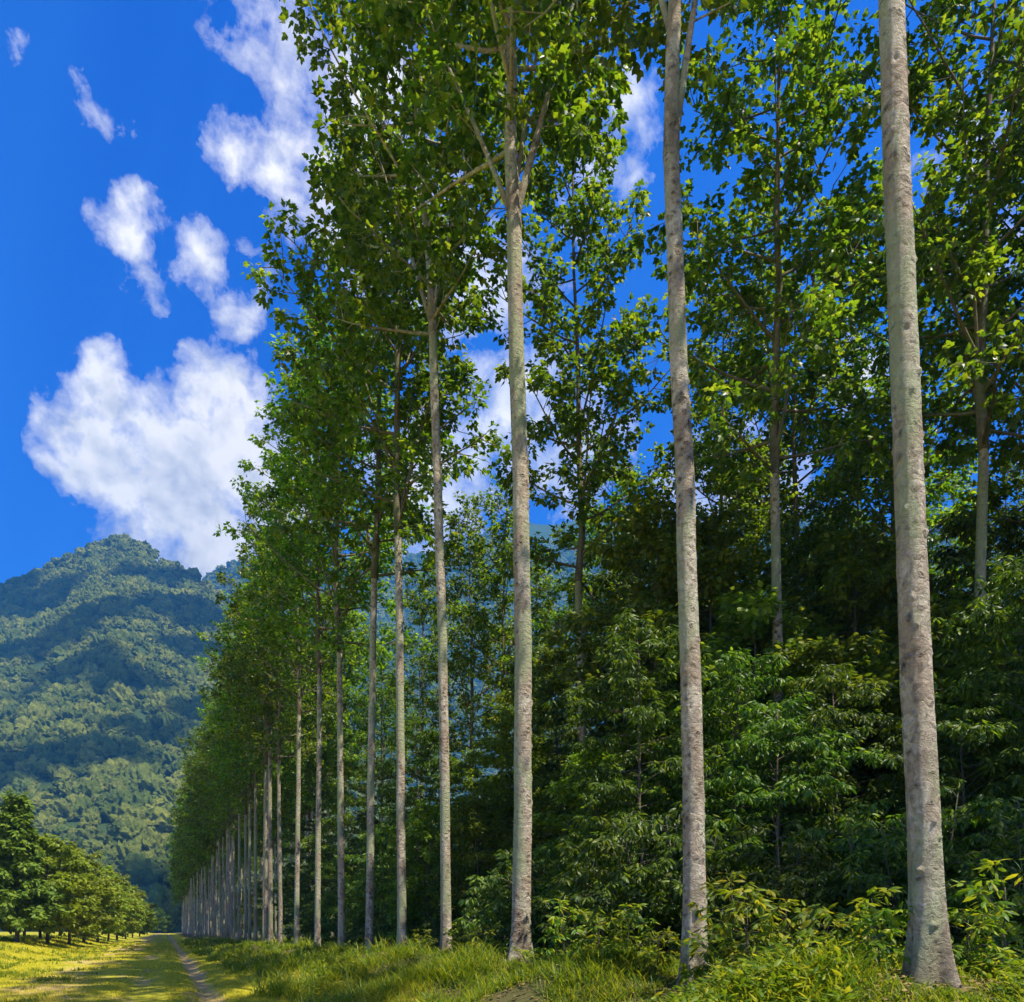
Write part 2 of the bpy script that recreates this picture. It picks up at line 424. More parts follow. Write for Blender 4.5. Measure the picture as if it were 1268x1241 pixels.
def grow_bush(seed, H, R, nb, k, tmpl, smin, smax, base=0.06, shape='dome', r0=0.06, ros=7, droop=0.45, spread=0.16, sweep=0.15, stems=1):
    rng = np.random.default_rng(seed)
    wood = MB(); leaf = MB()
    cen = []; out = []
    for st in range(stems):
        a = rng.uniform(0, 6.28); ln = 0 if stems == 1 else R * 0.35
        hh = H * (1 if st == 0 else rng.uniform(0.65, 0.95))
        zl = np.linspace(0, hh * 0.97, 8)
        lead = np.column_stack([math.cos(a) * ln * zl / H + np.cumsum(rng.normal(0, 0.018 * H ** 0.5, 8)), math.sin(a) * ln * zl / H + np.cumsum(rng.normal(0, 0.018 * H ** 0.5, 8)), zl])
        wood.tube(lead, r0 * (1 - 0.9 * zl / zl[-1]) + 0.004, 8)
        az = rng.uniform(0, 6.28)
        nbs = max(3, int(nb / stems))
        for i in range(nbs):
            t = base + (0.99 - base) * (i + rng.random()) / nbs
            az += 2.4 + rng.normal(0, 0.4)
            p0, _ = interp(lead, t)
            tt = (t - base) / (1 - base)
            if shape == 'cone': prof = (1 - tt) ** 0.85 * min(1, 0.55 + tt * 4) + 0.04
            elif shape == 'dome': prof = math.sqrt(max(0, 1 - (tt * 1.02) ** 2.6)) * min(1, 0.7 + tt * 1.5) + 0.06
            else: prof = math.sin(PI * min(1, 0.12 + tt * 0.88)) ** 0.7 + 0.06
            reach = R * prof * rng.uniform(0.6, 1.15)
            rise = reach * (rng.uniform(-0.05, 0.55) if shape != 'cone' else rng.uniform(-0.25, 0.2)) + 0.25 * tt
            path = limb_path(rng, p0, (math.cos(az), math.sin(az)), reach, rise, 6, 0.1, 0.8)
            path[:, 2] -= sweep * reach * np.linspace(0, 1, 6) ** 2.2
            wood.tube(path, np.linspace(min(0.022, 0.006 * R + 0.002) * (0.5 + 0.5 * reach / R), 0.003, 6), 4, cap=False)
            nr = max(3, int(ros * (0.4 + reach / R * 0.8)))
            for q in range(nr):
                s = 0.25 + 0.75 * (q + rng.random()) / nr
                p, tg = interp(path, s)
                side = unit(np.cross(tg, np.array([0, 0, 1.0])))
                dd = unit(tg * 0.5 + side * rng.choice([-1, 1]) * rng.uniform(0.2, 1) + rng.normal(0, 0.2, 3))
                off = rng.uniform(0.05, 0.42) * min(1, R / 1.6)
                e = p + dd * off
                cen.append(e); out.append(dd)
    rosettes(rng, leaf, np.array(cen), np.array(out), k, spread, smin, smax, tmpl, droop, 0.8)
    return wood, leaf

def bole(seed, pts, r_base, r_top, flare=0.5, seg=20, rings=60, knob=0.0, lump=0.05):
    """trunk from below the ground to the fork; pts = [(h, dx, dy)]"""
    rng = np.random.default_rng(seed)
    pts = np.array(pts, float)
    h = np.linspace(0, 1, rings) ** 1.25 * (pts[-1, 0] + 0.4) - 0.4
    x = np.interp(h, pts[:, 0], pts[:, 1]); y = np.interp(h, pts[:, 0], pts[:, 2])
    for _ in range(3):
        x[1:-1] = (x[:-2] + 2 * x[1:-1] + x[2:]) / 4; y[1:-1] = (y[:-2] + 2 * y[1:-1] + y[2:]) / 4
    x = x + 0.05 * r_base * 4 * fbm(h * 0.35, 0 * h, seed, 3); y = y + 0.2 * r_base * fbm(h * 0.35, 0 * h + 5, seed, 3)
    t = np.clip(h / pts[-1, 0], 0, 1)
    r = r_base + (r_top - r_base) * t ** 0.85
    th = np.arange(seg) * 2 * PI / seg
    w = np.ones((rings, seg))
    ph = rng.uniform(0, 6.28)
    nb = rng.integers(4, 6)
    butt = np.exp(-np.clip(h + 0.1, 0, 99)[:, None] / 0.42) * (0.65 + 0.85 * np.cos(nb * th[None] + ph + 0.8 * np.sin(2 * th[None] + ph)))
    w += flare * butt
    H, T = np.meshgrid(h, th, indexing='ij')
    w += lump * 2 * (fbm(np.cos(T) * 1.7 + 9, H * 1.1 + np.sin(T) * 1.7, seed + 4, 3))
    w += 0.05 * fbm(np.cos(T) * 4 + 9, H * 9 + np.sin(T) * 4, seed + 14, 2)
    if knob > 0:
        for _ in range(int(330 * knob)):
            a = rng.normal(ph, 3.0) if rng.random() < 0.35 else rng.normal(-1.25, 0.5)
            z = rng.uniform(0.1, pts[-1, 0]); s = rng.uniform(0.018, 0.042)
            da = (T - a + PI) % (2 * PI) - PI
            g = np.exp(-((da * r_base / s) ** 2 + ((H - z) / (s * 0.8)) ** 2))
            w += rng.choice([0.15, 0.21, -0.18, 0.12]) * g
    mb = MB()
    mb.tube(np.column_stack([x, y, h]), r, seg, cap=False, wob=w)
    return mb, (x[-1], y[-1], h[-1])

# ------------------------------------------------------------------ generic crown variants
VAR = []
for i, (H, R, nl) in enumerate([(16.2, 3.0, 33), (17.0, 2.8, 35), (15.4, 3.2, 32), (16.6, 2.9, 34), (15.8, 2.9, 31)]):
    w, l = grow_crown(100 + i, H, R, nl, 0.125, k=12, big=[(i * 1.3, 0.03, 1.6, 6.0, 0.42), (i * 1.3 + 2.3, 0.10, 2.0, 6.0, 0.38)])
    VAR.append((w.mesh('branches', M_BRANCH), l.mesh('crown', M_LEAF, False)))
FAR = []
for i, (H, R, nl) in enumerate([(16.4, 3.1, 32), (17.2, 2.9, 33), (15.6, 3.2, 31)]):
    w, l = grow_crown(200 + i, H, R, nl, 0.12, k=9, tmpl=QUAD, smin=0.26, smax=0.46, twn=3, big=[(i * 1.7, 0.03, 2.0, 6.0, 0.6)])
    FAR.append((w.mesh('branches', M_BRANCH), l.mesh('crown', M_LEAF, False)))
BOLES = []
for i in range(5):
    rng = np.random.default_rng(300 + i)
    a, b = rng.normal(0, 0.25, 2)
    mb, top = bole(310 + i, [(0, 0, 0), (5, a * 0.4, b * 0.3), (10, a, b * 0.8), (12.4, a * 1.1, b * 1.15)], 0.15, 0.115, 0.5, 14, 40)
    BOLES.append((mb.mesh('trunk', M_BARK_BROWN), top))

GROUP_FRONT = 'tall pale trees of the front row along the path'
def tree(name, label, x, y, me_bole, top, crown, group=None, rotz=0.0, scale=1.0, cscale=1.0, squash=1.0, dz=0.0):
    t = thing(name, label, 'tree', (x, y, gz(x, y) + dz), rotz, group, scale)
    link('trunk', me_bole, t)
    link('branches', crown[0], t, top, (0, 0, rotz * 1.7), (cscale, cscale, cscale * squash))
    link('crown', crown[1], t, top, (0, 0, rotz * 1.7), (cscale, cscale, cscale * squash))
    return t

def px_tree(name, label, z, pix, fork, r_base, r_top, crown, seed, group, seg=24, rings=90, flare=0.55, knob=0, rotc=0.0, cs=1.0, lump=0.05):
    """a tree whose trunk follows measured points [(row, column)]; fork is the height of the first fork"""
    x, y = at(pix[0][1], z)
    g = gz(x, y)
    s = F / z
    y0 = HZ + (EYE - g) * s
    pts = []
    for (py, px) in pix:
        h = max(0.0, (y0 - py) / s) if py != pix[0][0] else 0.0
        d = (px - pix[0][1]) / s
        pts.append((h, RT[0] * d, RT[1] * d))
    pts = [p for i, p in enumerate(pts) if i == 0 or p[0] > pts[i - 1][0] + 0.05]
    if pts[-1][0] < fork:
        k = (fork - pts[-2][0]) / (pts[-1][0] - pts[-2][0])
        pts.append((fork, pts[-2][1] + (pts[-1][1] - pts[-2][1]) * k, pts[-2][2] + (pts[-1][2] - pts[-2][2]) * k))
    else:
        arr = np.array(pts)
        e = (fork, np.interp(fork, arr[:, 0], arr[:, 1]), np.interp(fork, arr[:, 0], arr[:, 2]))
        pts = [p for p in pts if p[0] < fork - 0.05] + [e]
    mb, top = bole(seed, pts, r_base, r_top, flare, seg, rings, knob, lump)
    t = thing(name, label, 'tree', (x, y, g), 0, group)
    link('trunk', mb.mesh('trunk', M_BARK), t)
    top = (top[0], top[1], top[2] - 0.03)
    link('branches', crown[0], t, top, (0, 0, rotc), (cs, cs, cs))
    link('crown', crown[1], t, top, (0, 0, rotc), (cs, cs, cs))
    return t

def own_crown(seed, H, R, nl, r0, big, lean=(0, 0), first=0.0, k=12, small=1.0):
    w, l = grow_crown(seed, H, R, nl, r0, k=k, big=big, lean=lean, first=first, smin=0.13 * small, smax=0.23 * small)
    return w.mesh('branches', M_BARK), l.mesh('crown', M_LEAF, False)

A_R = math.atan2(RT[1], RT[0])           # direction of the picture's right in plan
zrow = lambda px: 7.3 * F / (px - VPX)

c1 = own_crown(11, 14, 3.4, 22, 0.10, [(A_R + 0.4, 0.02, 2.4, 7, 0.65), (A_R + 2.6, 0.05, 2.2, 7, 0.6)])
px_tree('plantation_tree', 'thickest pale trunk of the front row, with warty bark and flared roots', zrow(1150),
        [(1216, 1150), (1000, 1143), (850, 1136), (700, 1130), (450, 1121), (200, 1110), (0, 1104)], 14.5, 0.155, 0.098, c1, 21, GROUP_FRONT, 80, 620, 0.62, 1.0)
c2 = own_crown(12, 14.5, 3.6, 24, 0.108, [(A_R + 0.25, 0.0, 0.75, 4.6, 0.6), (A_R + 2.7, 0.12, 1.6, 6.5, 0.45), (A_R + 1.5, 0.16, 2.0, 6, 0.45)], (-0.3, 0.1), 0.16, 14, 0.75)
px_tree('plantation_tree', 'pale smooth trunk with a tight fork near its top, second in the row', zrow(862),
        [(1208, 862), (1000, 859), (800, 854), (600, 849), (450, 840), (300, 835), (150, 829), (0, 822)], 11.4, 0.165, 0.108, c2, 22, GROUP_FRONT, 48, 260, 0.65, 0.5)
c3 = own_crown(13, 14.5, 3.4, 27, 0.145, [(A_R + 0.15, 0.0, 1.5, 5.6, 0.62), (A_R + 0.7, 0.03, 1.1, 5.8, 0.45), (A_R + 3.0, 0.0, 2.1, 5.2, 0.42)], (-0.25, 0), 0.10)
px_tree('plantation_tree', 'grey trunk parting into three steep stems, third in the row from the warty trunk', zrow(645),
        [(1196, 645), (1000, 647), (800, 648), (600, 645), (450, 640), (270, 637)], 15.2, 0.20, 0.15, c3, 23, GROUP_FRONT, 40, 180, 0.7, 0.4)
c4 = own_crown(14, 13.5, 3.2, 27, 0.11, [(A_R + 2.6, 0.02, 2.0, 6, 0.6), (A_R - 0.3, 0.05, 1.6, 6, 0.55)])
px_tree('plantation_tree', 'slim trunk leaning slightly towards the path, fourth in the row from the warty trunk', zrow(552),
        [(1180, 553), (1000, 551), (800, 548), (600, 542), (450, 537), (300, 530)], 16.2, 0.14, 0.105, c4, 24, GROUP_FRONT, 28, 140, 0.5, 0.3)
rest = [(498, [(1190, 498), (800, 495), (500, 491)], 'slim straight trunk with splayed pale roots, fifth in the row from the warty trunk'),
        (457, [(1185, 457), (900, 460), (700, 464)], 'slender grey trunk tilting away from the path, sixth in the row from the warty trunk'),
        (423, [(1175, 423), (900, 421), (720, 420)], 'slender pale trunk, seventh in the row from the warty trunk'),
        (393, [(1170, 393), (950, 395), (780, 396)], 'slender trunk forking below the crown, eighth in the row from the warty trunk'),
        (367, [(1170, 367), (1000, 369), (850, 371)], 'slender pale trunk, ninth in the row from the warty trunk')]
for i, (px, pix, lab) in enumerate(rest):
    px_tree('plantation_tree', lab, zrow(px), pix, 13.0 + 0.6 * math.sin(i * 2.3), 0.148, 0.11, VAR[i % 5], 30 + i, GROUP_FRONT, 20, 90, 0.6 if i == 0 else 0.45, 0.2, rotc=i * 1.9, cs=1.0)

rnd = random.Random(4)
Y = zrow(348) * 1.0
ords = ['tenth', 'eleventh', 'twelfth', 'thirteenth', 'fourteenth', 'fifteenth', 'sixteenth']
i = 0
yy = at(348, zrow(348))[1]
while yy < 330:
    s = rnd.uniform(0.88, 1.09)
    far = yy > 110
    lab = ('slender pale trunk, %s in the row from the warty trunk' % ords[i]) if i < len(ords) else \
          'slender trunk packed among others at the dim far end of the row'
    b, top = BOLES[rnd.randrange(5)]
    pull = min(1.0, max(0, (yy - 60) / 120))
    tree('plantation_tree', lab, ROWX + rnd.gauss(0, 0.15) - pull, yy, b, top, (FAR if far else VAR)[rnd.randrange(3 if far else 5)],
         GROUP_FRONT, rnd.uniform(-0.35, 0.35) if not far else rnd.uniform(0, 6.28), s, 1.0 + min(0.18, max(0, yy - 60) / 600))
    yy += rnd.uniform(3.6, 4.7) if yy < 150 else rnd.uniform(4.5, 6.5)
    i += 1

# trees further inside the plantation
inner = [(1208, 19.5, 'dark slim trunk rising between undergrowth, beside the warty trunk on its far side'),
         (1105, 27.0, 'slim forest tree mostly hidden behind the warty trunk'),
         (968, 20.5, 'tall slim inner tree with a straight mottled trunk between the two nearest trunks'),
         (985, 27.5, 'inner tree standing close behind the mottled one, seen between the two nearest trunks'),
         (880, 31.0, 'inner tree mostly hidden behind the second front trunk'),
         (726, 25.5, 'inner tree with thin bare trunk and open crown between the second and third front trunks'),
         (616, 36.0, 'thin inner tree with bare forked limbs between the third and fourth front trunks'),
         (1290, 22.0, 'inner tree at the edge of the picture beyond the warty trunk'),
         (1420, 20.0, 'inner tree standing past the edge of the picture, closer one'),
         (1380, 29.0, 'inner tree standing past the edge of the picture, farther one'),
         (1040, 36.0, 'pale green back row tree in the gap between the two nearest trunks'),
         (1075, 24.5, 'low leafy inner tree beside the warty trunk, on its path side'),
         (905, 25.5, 'low leafy inner tree just beyond the second front trunk'),
         (1005, 31.0, 'low pale inner tree with open crown between the two nearest trunks'),
         (1150, 29.0, 'low leafy inner tree directly behind the warty trunk'),
         (1245, 27.0, 'low leafy inner tree beyond the warty trunk'),
         (830, 33.0, 'low leafy inner tree just before the second front trunk'),
         (770, 30.5, 'low bushy inner tree between the second and third front trunks'),
         (945, 36.0, 'low leafy tree far back between the two nearest trunks'),
         (1180, 34.0, 'back row inner tree whose crown shows beyond the warty trunk'),
         (800, 40.0, 'back row inner tree whose crown shows just before the second front trunk'),
         (578, 41.0, 'low leafy inner tree beside the fourth front trunk, on its thicket side'),
         (520, 47.0, 'low leafy inner tree between the fourth and fifth front trunks'),
         (474, 55.0, 'low leafy inner tree between the fifth and sixth front trunks'),
         (757, 34.0, 'slim back row tree filling the gap between the second and third front trunks'),
         (664, 44.0, 'slim back row tree close beside the third front trunk'),
         (690, 50.0, 'small back row tree with open crown beside the third front trunk')]
for j, (px, z, lab) in enumerate(inner):
    x, y = at(px, z)
    b, top = BOLES[j % 5]
    tree('forest_tree', lab, x, y, b, top, VAR[(j * 2 + 1) % 5], 'tall trees inside the plantation', j * 2.1, ((0.82 if z > 40 else 0.60) if 'low ' in lab else rnd.uniform(0.9, 1.0) if z < 33 else 0.76), 0.98)
# the plantation goes on past the frame's right edge and back beyond the camera
j = 0
for x in (11.5, 16.5, 22.0):
    for y in (-9.5, -4.8, 0.2, 5.0, 9.5):
        if (x < 12 and y < 6) or (x < 17 and (y < -2 or 2 < y < 6)): continue
        if (634 + F * (RT[0] * x + RT[1] * y) / max(0.5, FW[0] * x + FW[1] * y)) < 1480 and y > 0: continue
        b, top = BOLES[j % 5]
        tree('forest_tree', 'tall plantation tree standing outside the picture, casting shade on the thicket', x + rnd.gauss(0, 0.3), y + rnd.gauss(0, 0.4), b, top, VAR[(j * 3 + 1) % 5],
             'plantation trees outside the picture', j * 1.7, rnd.uniform(0.9, 1.0))
        j += 1
yy = 62
while yy < 300:
    x = ROWX + 5.5 + rnd.gauss(0, 0.6)
    b, top = BOLES[rnd.randrange(5)]
    tree('forest_tree', 'slim inner tree hidden among the trunks behind the far end of the front row', x, yy, b, top, FAR[rnd.randrange(3)], 'slim trees behind the far front row', rnd.uniform(0, 6.28), rnd.uniform(0.85, 1.0))
    yy += rnd.uniform(4, 6.5)

# ------------------------------------------------------------------ understory
UT = []
for i, (H, R, nb) in enumerate([(8.5, 2.6, 64), (7.0, 2.5, 56), (10.0, 2.7, 70), (6.0, 2.2, 48), (14.0, 3.1, 84), (12.0, 2.9, 74), (8.0, 2.5, 58), (13.0, 2.9, 78)]):
    w, l = grow_bush(400 + i, H, R, nb, *((17, LANCE, 0.12, 0.23) if i < 6 else (15, OVAL, 0.12, 0.22)), 0.10, 'dome' if i < 6 else 'oval', 0.075, 15, 0.5 if i < 6 else 0.25, 0.12 if i < 6 else 0.2, 0.22)
    UT.append((w.mesh('trunk', M_DARKBARK), l.mesh('crown', M_UNDER if i < 6 else M_LIGHT, False)))
SH = []
for i, (H, R, nb) in enumerate([(2.8, 1.5, 34), (2.2, 1.3, 30), (3.4, 1.7, 40)]):
    w, l = grow_bush(430 + i, H, R, nb, 14, LANCE, 0.11, 0.20, 0.05, 'dome', 0.03, 9, 0.5, 0.08, 0.25, 3)
    SH.append((w.mesh('stems', M_DARKBARK), l.mesh('foliage', M_UNDER, False)))
SAP = []
for i, (H, R, nb) in enumerate([(1.1, 0.55, 16), (0.8, 0.5, 13), (1.4, 0.6, 18)]):
    w, l = grow_bush(450 + i, H, R, nb, 6, LANCE, 0.10, 0.19, 0.15, 'dome', 0.012, 4, 0.35, 0.04, 0.2)
    SAP.append((w.mesh('stem', M_DARKBARK), l.mesh('foliage', M_FERN, False)))

def plant(name, label, cat, x, y, pair, parts, rot, sc_, group):
    t = thing(name, label, cat, (x, y, gz(x, y) - 0.03), rot, group, sc_)
    link(parts[0], pair[0], t); link(parts[1], pair[1], t)
    return t

POSTS = [(1150, 'warty'), (862, 'second'), (645, 'third'), (552, 'fourth'), (498, 'fifth'), (457, 'sixth'), (423, 'seventh'), (393, 'eighth'), (367, 'ninth')]
ORD = ['frontmost', 'second from the front', 'third from the front', 'fourth from the front', 'fifth from the front', 'deepest']
def spots(items):
    """where each plant stands: by the nearest front trunk, its side, and its rank in depth there"""
    key = []
    for it in items:
        p, nm = min(POSTS, key=lambda q: abs(q[0] - it[0]))
        key.append((nm, it[0] > p))
    out = []
    for k, it in zip(key, items):
        rank = sorted(q[1] for q, kk in zip(items, key) if kk == k).index(it[1])
        n = sum(1 for kk in key if kk == k)
        where = ('behind the %s front trunk, on its %s side' % (k[0], 'thicket' if k[1] else 'path')) if k[0] != 'ninth' or k[1] else 'behind the front row past its ninth trunk'
        out.append(where if n == 1 else '%s, %s' % (where, ORD[min(rank, 5)]))
    return out
trees_u = [  # column, depth, variant, scale
    (800, 17.5, 2, 0.78), (740, 19.5, 1, 0.72), (905, 18.0, 0, 0.80), (960, 16.0, 1, 0.78), (1040, 17.0, 0, 0.74), (1085, 20.0, 2, 0.80),
    (1190, 15.5, 1, 0.72), (1250, 17.0, 0, 0.84), (1300, 15.0, 2, 0.8), (1000, 23.0, 2, 0.95), (850, 24.0, 0, 0.95), (700, 26.0, 1, 0.80), (1120, 24.5, 0, 0.98),
    (1220, 25.5, 2, 0.98), (930, 28.5, 2, 1.0), (590, 27.5, 3, 0.9), (655, 32.0, 0, 0.85), (530, 31.0, 1, 0.85), (770, 31.0, 2, 0.90), (1060, 31.0, 1, 1.15), (1170, 31.0, 0, 1.05),
    (575, 36.0, 0, 0.85), (500, 38.0, 3, 1.1), (470, 42.0, 1, 0.9), (620, 42.0, 2, 0.80), (700, 40.0, 1, 1.15), (440, 50.0, 0, 0.82), (510, 50.0, 2, 0.80),
    (560, 50.0, 1, 0.95), (415, 60.0, 1, 0.95), (460, 62.0, 0, 0.9), (390, 70.0, 2, 0.8), (430, 75.0, 1, 1.1), (370, 82.0, 0, 0.95), (350, 95.0, 1, 1.1),
    (860, 36.0, 1, 1.2), (960, 38.0, 0, 1.2), (1260, 33.0, 1, 1.3), (800, 48.0, 2, 1.1), (330, 115.0, 2, 0.9), (318, 130.0, 0, 1.1), (306, 150.0, 1, 1.2), (296, 170.0, 2, 1.0),
    (900, 27.0, 4, 0.95), (820, 30.0, 5, 1.0), (1080, 28.0, 4, 1.0), (1010, 33.0, 5, 1.15), (1240, 24.0, 4, 0.95), (1310, 26.0, 5, 1.0), (1150, 38.0, 4, 1.25), (1220, 42.0, 5, 1.5), (760, 36.0, 4, 0.78),
    (520, 34.0, 5, 0.80), (590, 33.0, 4, 0.66), (470, 46.0, 4, 0.80), (430, 56.0, 5, 1.0), (400, 66.0, 4, 0.95), (545, 42.0, 5, 0.85), (670, 38.0, 5, 0.88), (380, 80.0, 5, 1.1), (350, 100.0, 4, 1.1), (640, 29.0, 5, 0.72), (950, 45.0, 4, 1.4), (1050, 45.0, 5, 1.6), (860, 50.0, 4, 1.3), (690, 32.0, 4, 1.0), (655, 37.0, 5, 1.15), (812, 23.5, 4, 1.0), (785, 29.0, 4, 1.05), (880, 23.0, 5, 1.0), (1000, 25.0, 4, 0.95), (1060, 23.0, 5, 1.0), (1200, 22.0, 5, 1.05), (1235, 18.8, 6, 1.0), (1175, 19.5, 6, 1.1), (1030, 19.5, 6, 1.0), (925, 21.0, 6, 1.15)]
su = spots(trees_u)
for j, (px, z, v, s) in enumerate(trees_u):
    if j % 2 == 1 and z > 17 and v < 6: v, s = {0: (6, s), 1: (6, s * 0.9), 2: (6, s * 1.2), 3: (6, s * 0.75), 4: (7, s), 5: (7, s)}[v]
    x, y = at(px, z)
    plant('understory_tree', '%s understory tree %s' % ('tall' if v in (4, 5) else 'pale' if v > 5 else 'bushy', su[j]), 'tree', x, y, UT[v], ('trunk', 'crown'), j * 1.37, s * rnd.uniform(0.95, 1.05), 'understory trees behind the front row')

shr = [(690, 14.5, 0, 0.95), (735, 14.0, 2, 0.85), (790, 13.5, 0, 1.0), (915, 12.6, 2, 0.72), (960, 12.5, 1, 1.0), (1010, 12.3, 0, 0.9), (1060, 11.8, 2, 0.7), (1085, 13.5, 0, 1.1),
       (1210, 11.0, 0, 0.8), (1250, 11.5, 2, 0.8), (1235, 13.5, 1, 1.2), (600, 19.5, 1, 1.1), (575, 22.0, 0, 0.8), (620, 21.0, 2, 0.9), (700, 18.0, 2, 1.0), (830, 15.0, 1, 1.2),
       (525, 27.0, 1, 0.9), (540, 30, 0, 1.0), (480, 33.0, 2, 0.8), (510, 35, 1, 1.1), (440, 38, 0, 0.8), (655, 24, 0, 1.1), (760, 22, 2, 1.1), (880, 20, 0, 1.2), (940, 20.5, 2, 1.2),
       (1030, 20.5, 1, 1.4), (1160, 18.5, 2, 1.1), (1180, 21, 0, 1.3), (1270, 21, 2, 1.2), (405, 46, 1, 1.0), (380, 55, 2, 0.9), (460, 48, 0, 1.2)]
su = spots(shr)
for j, (px, z, v, s) in enumerate(shr):
    x, y = at(px, z); x += 1.1 if z < 30 else 0.5
    plant('shrub', 'dark shrub %s' % su[j], 'shrub', x, y, SH[v], ('stems', 'foliage'), j * 1.9, s, 'shrubs among the trunks')

saps = [(905, 10.3, 2, 1.0), (930, 9.6, 0, 0.9), (885, 9.9, 1, 0.9), (975, 9.8, 0, 0.8), (1020, 9.5, 1, 1.0), (1075, 9.2, 0, 0.8), (1200, 8.6, 1, 0.9), (1245, 8.8, 0, 1.0), (1225, 9.6, 2, 0.8),
        (700, 13.0, 0, 0.8), (740, 12.2, 1, 0.9), (775, 12.0, 0, 0.7), (600, 17.0, 1, 0.8), (570, 19.5, 0, 0.8), (1090, 8.0, 1, 0.7), (815, 11.8, 1, 0.7), (660, 13.5, 1, 0.7), (520, 22.5, 0, 0.8)]
su = spots(saps)
for j, (px, z, v, s) in enumerate(saps):
    x, y = at(px, z)
    plant('seedling', 'young seedling %s' % su[j].replace('behind', 'by').replace(' from the front', ''), 'seedling', x, y, SAP[v], ('stem', 'foliage'), j * 2.2, s, 'seedlings in the ground cover')

# ------------------------------------------------------------------ left tree line
LT = []
for i, (H, R, nb) in enumerate([(7.5, 3.0, 60), (8.5, 3.2, 64), (7.0, 2.9, 56)]):
    w, l = grow_bush(500 + i, H, R, nb, 12, QUAD, 0.20, 0.38, 0.14, 'oval', 0.13, 14, 0.35, 0.24, 0.12)
    LT.append((w.mesh('trunk', M_DARKBARK), l.mesh('crown', M_HEDGE, False)))
w, l = grow_bush(520, 9.6, 2.7, 90, 12, QUAD, 0.22, 0.40, 0.17, 'cone', 0.14, 14, 0.4, 0.2, 0.2)
CONE = (w.mesh('trunk', M_DARKBARK), l.mesh('crown', M_CONIF, False))
left = [(22, 56, 'c', 1.0, 'tall dark conical tree, tallest of the line across the path from the tall row'),
        (-30, 57, 0, 1.1, 'broad tree at the edge of the picture beside the tall conical one'),
        (-5, 66, 1, 0.95, 'rounded tree behind the tall conical one'),
        (60, 62, 0, 1.02, 'rounded bushy tree next to the tall conical one'),
        (48, 72, 'c', 0.85, 'dark pointed tree behind the rounded one next to the tall conical tree'),
        (85, 70, 1, 0.94, 'rounded green tree, third of the line from the tall conical one'),
        (104, 80, 2, 1.10, 'rounded green tree, fourth of the line from the tall conical one'),
        (120, 92, 0, 1.08, 'rounded green tree, fifth of the line from the tall conical one'),
        (134, 105, 1, 1.0, 'rounded green tree, sixth of the line from the tall conical one'),
        (145, 120, 2, 1.2, 'small looking rounded tree, seventh of the line from the tall conical one'),
        (155, 140, 0, 1.1, 'small looking rounded tree, eighth of the line from the tall conical one'),
        (164, 165, 1, 1.1, 'small looking rounded tree near the end of the line across the path'),
        (173, 200, 2, 1.2, 'tiny looking rounded tree closing the line across the path'),
        (182, 300, 0, 1.3, 'dark tree at the far end of the path'), (196, 420, 1, 1.4, 'dark tree beyond the path end'), (206, 430, 2, 1.3, 'dark tree beyond the path end, under the overhanging row'),
        (30, 84, 2, 1.1, 'rounded tree filling the back of the line behind the pointed ones'), (75, 95, 1, 1.15, 'rounded tree standing behind the middle of the line')]
for j, (px, z, v, s, lab) in enumerate(left):
    x, y = at(px, z)
    plant('conifer' if v == 'c' else 'bushy_tree', lab, 'tree', x, y, CONE if v == 'c' else LT[v], ('trunk', 'crown'), j * 2.03, s * 1.08, 'trees across the path from the tall row')

# ------------------------------------------------------------------ ground sheet
def axis(lo, hi, dense_lo, dense_hi, step, grow=1.12):
    a = list(np.arange(dense_lo, dense_hi + 1e-6, step))
    s = step
    while a[-1] < hi: s *= grow; a.append(min(hi, a[-1] + s))
    s = step; pre = []
    x = dense_lo
    while x > lo: s *= grow; x = max(lo, x - s); pre.append(x)
    return np.array(pre[::-1] + a)
gx = axis(-3300, 3300, -14, 14, 0.22); gy = axis(-300, 4200, 5, 70, 0.3, 1.06)
X, Yg = np.meshgrid(gx, gy, indexing='ij')
Zg = ground(X, Yg)
nx, ny = X.shape
idx = np.arange(nx * ny).reshape(nx, ny)
mb = MB(); mb.add(np.column_stack([X.ravel(), Yg.ravel(), Zg.ravel()]), [np.stack([idx[:-1, :-1], idx[1:, :-1], idx[1:, 1:], idx[:-1, 1:]], -1).reshape(-1, 4)])
g = link('ground', mb.mesh('ground', M_GROUND)); g['kind'] = 'structure'

# ------------------------------------------------------------------ grass and ground cover
BASES = [at(px, zrow(px)) for px in (1150, 862, 645, 553, 498, 457)]
def clear(x, y):
    m = np.ones(len(x))
    for bx, by in BASES:
        q = np.array([bx, by]); t = -q / np.linalg.norm(q)
        al = (x - bx) * t[0] + (y - by) * t[1]; ac = np.abs((x - bx) * t[1] - (y - by) * t[0])
        m = np.minimum(m, np.where((ac < 0.6) & (al > -0.4) & (al < 1.6), 0.45, 1.0))
        m = np.where(np.hypot(x - bx, y - by) < 0.42, 0, m)
    return m
rng = np.random.default_rng(77)
def scatter_polar(n, zmin, zmax, pmin, pmax, p=1.0):
    """points spread over a wedge in front, thinning with distance"""
    z = zmin * (zmax / zmin) ** (rng.random(n) ** p)
    px = rng.uniform(pmin, pmax, n)
    q = FW[None] * z[:, None] + RT[None] * ((px - 634) / F * z)[:, None]
    return q[:, 0], q[:, 1], z
mb = MB()
x, y, z = scatter_polar(420000, 14, 110, -80, 640)
keep = (x < 4.6) & (x > -16) & ((x < 2.4) | (rng.random(len(x)) < 0.35))
bare = fbm(x * 0.55, y * 0.13, 41, 3)
keep &= ~((np.abs(x + 2.2) < 2.2) & (bare > 0.06) & (rng.random(len(x)) < 0.9))
keep &= ~(((np.abs(x - 1.05) < 0.28) | (np.abs(x + 0.75) < 0.06)) & (rng.random(len(x)) < 0.8))
x, y, z = x[keep], y[keep], z[keep]
n = len(x)
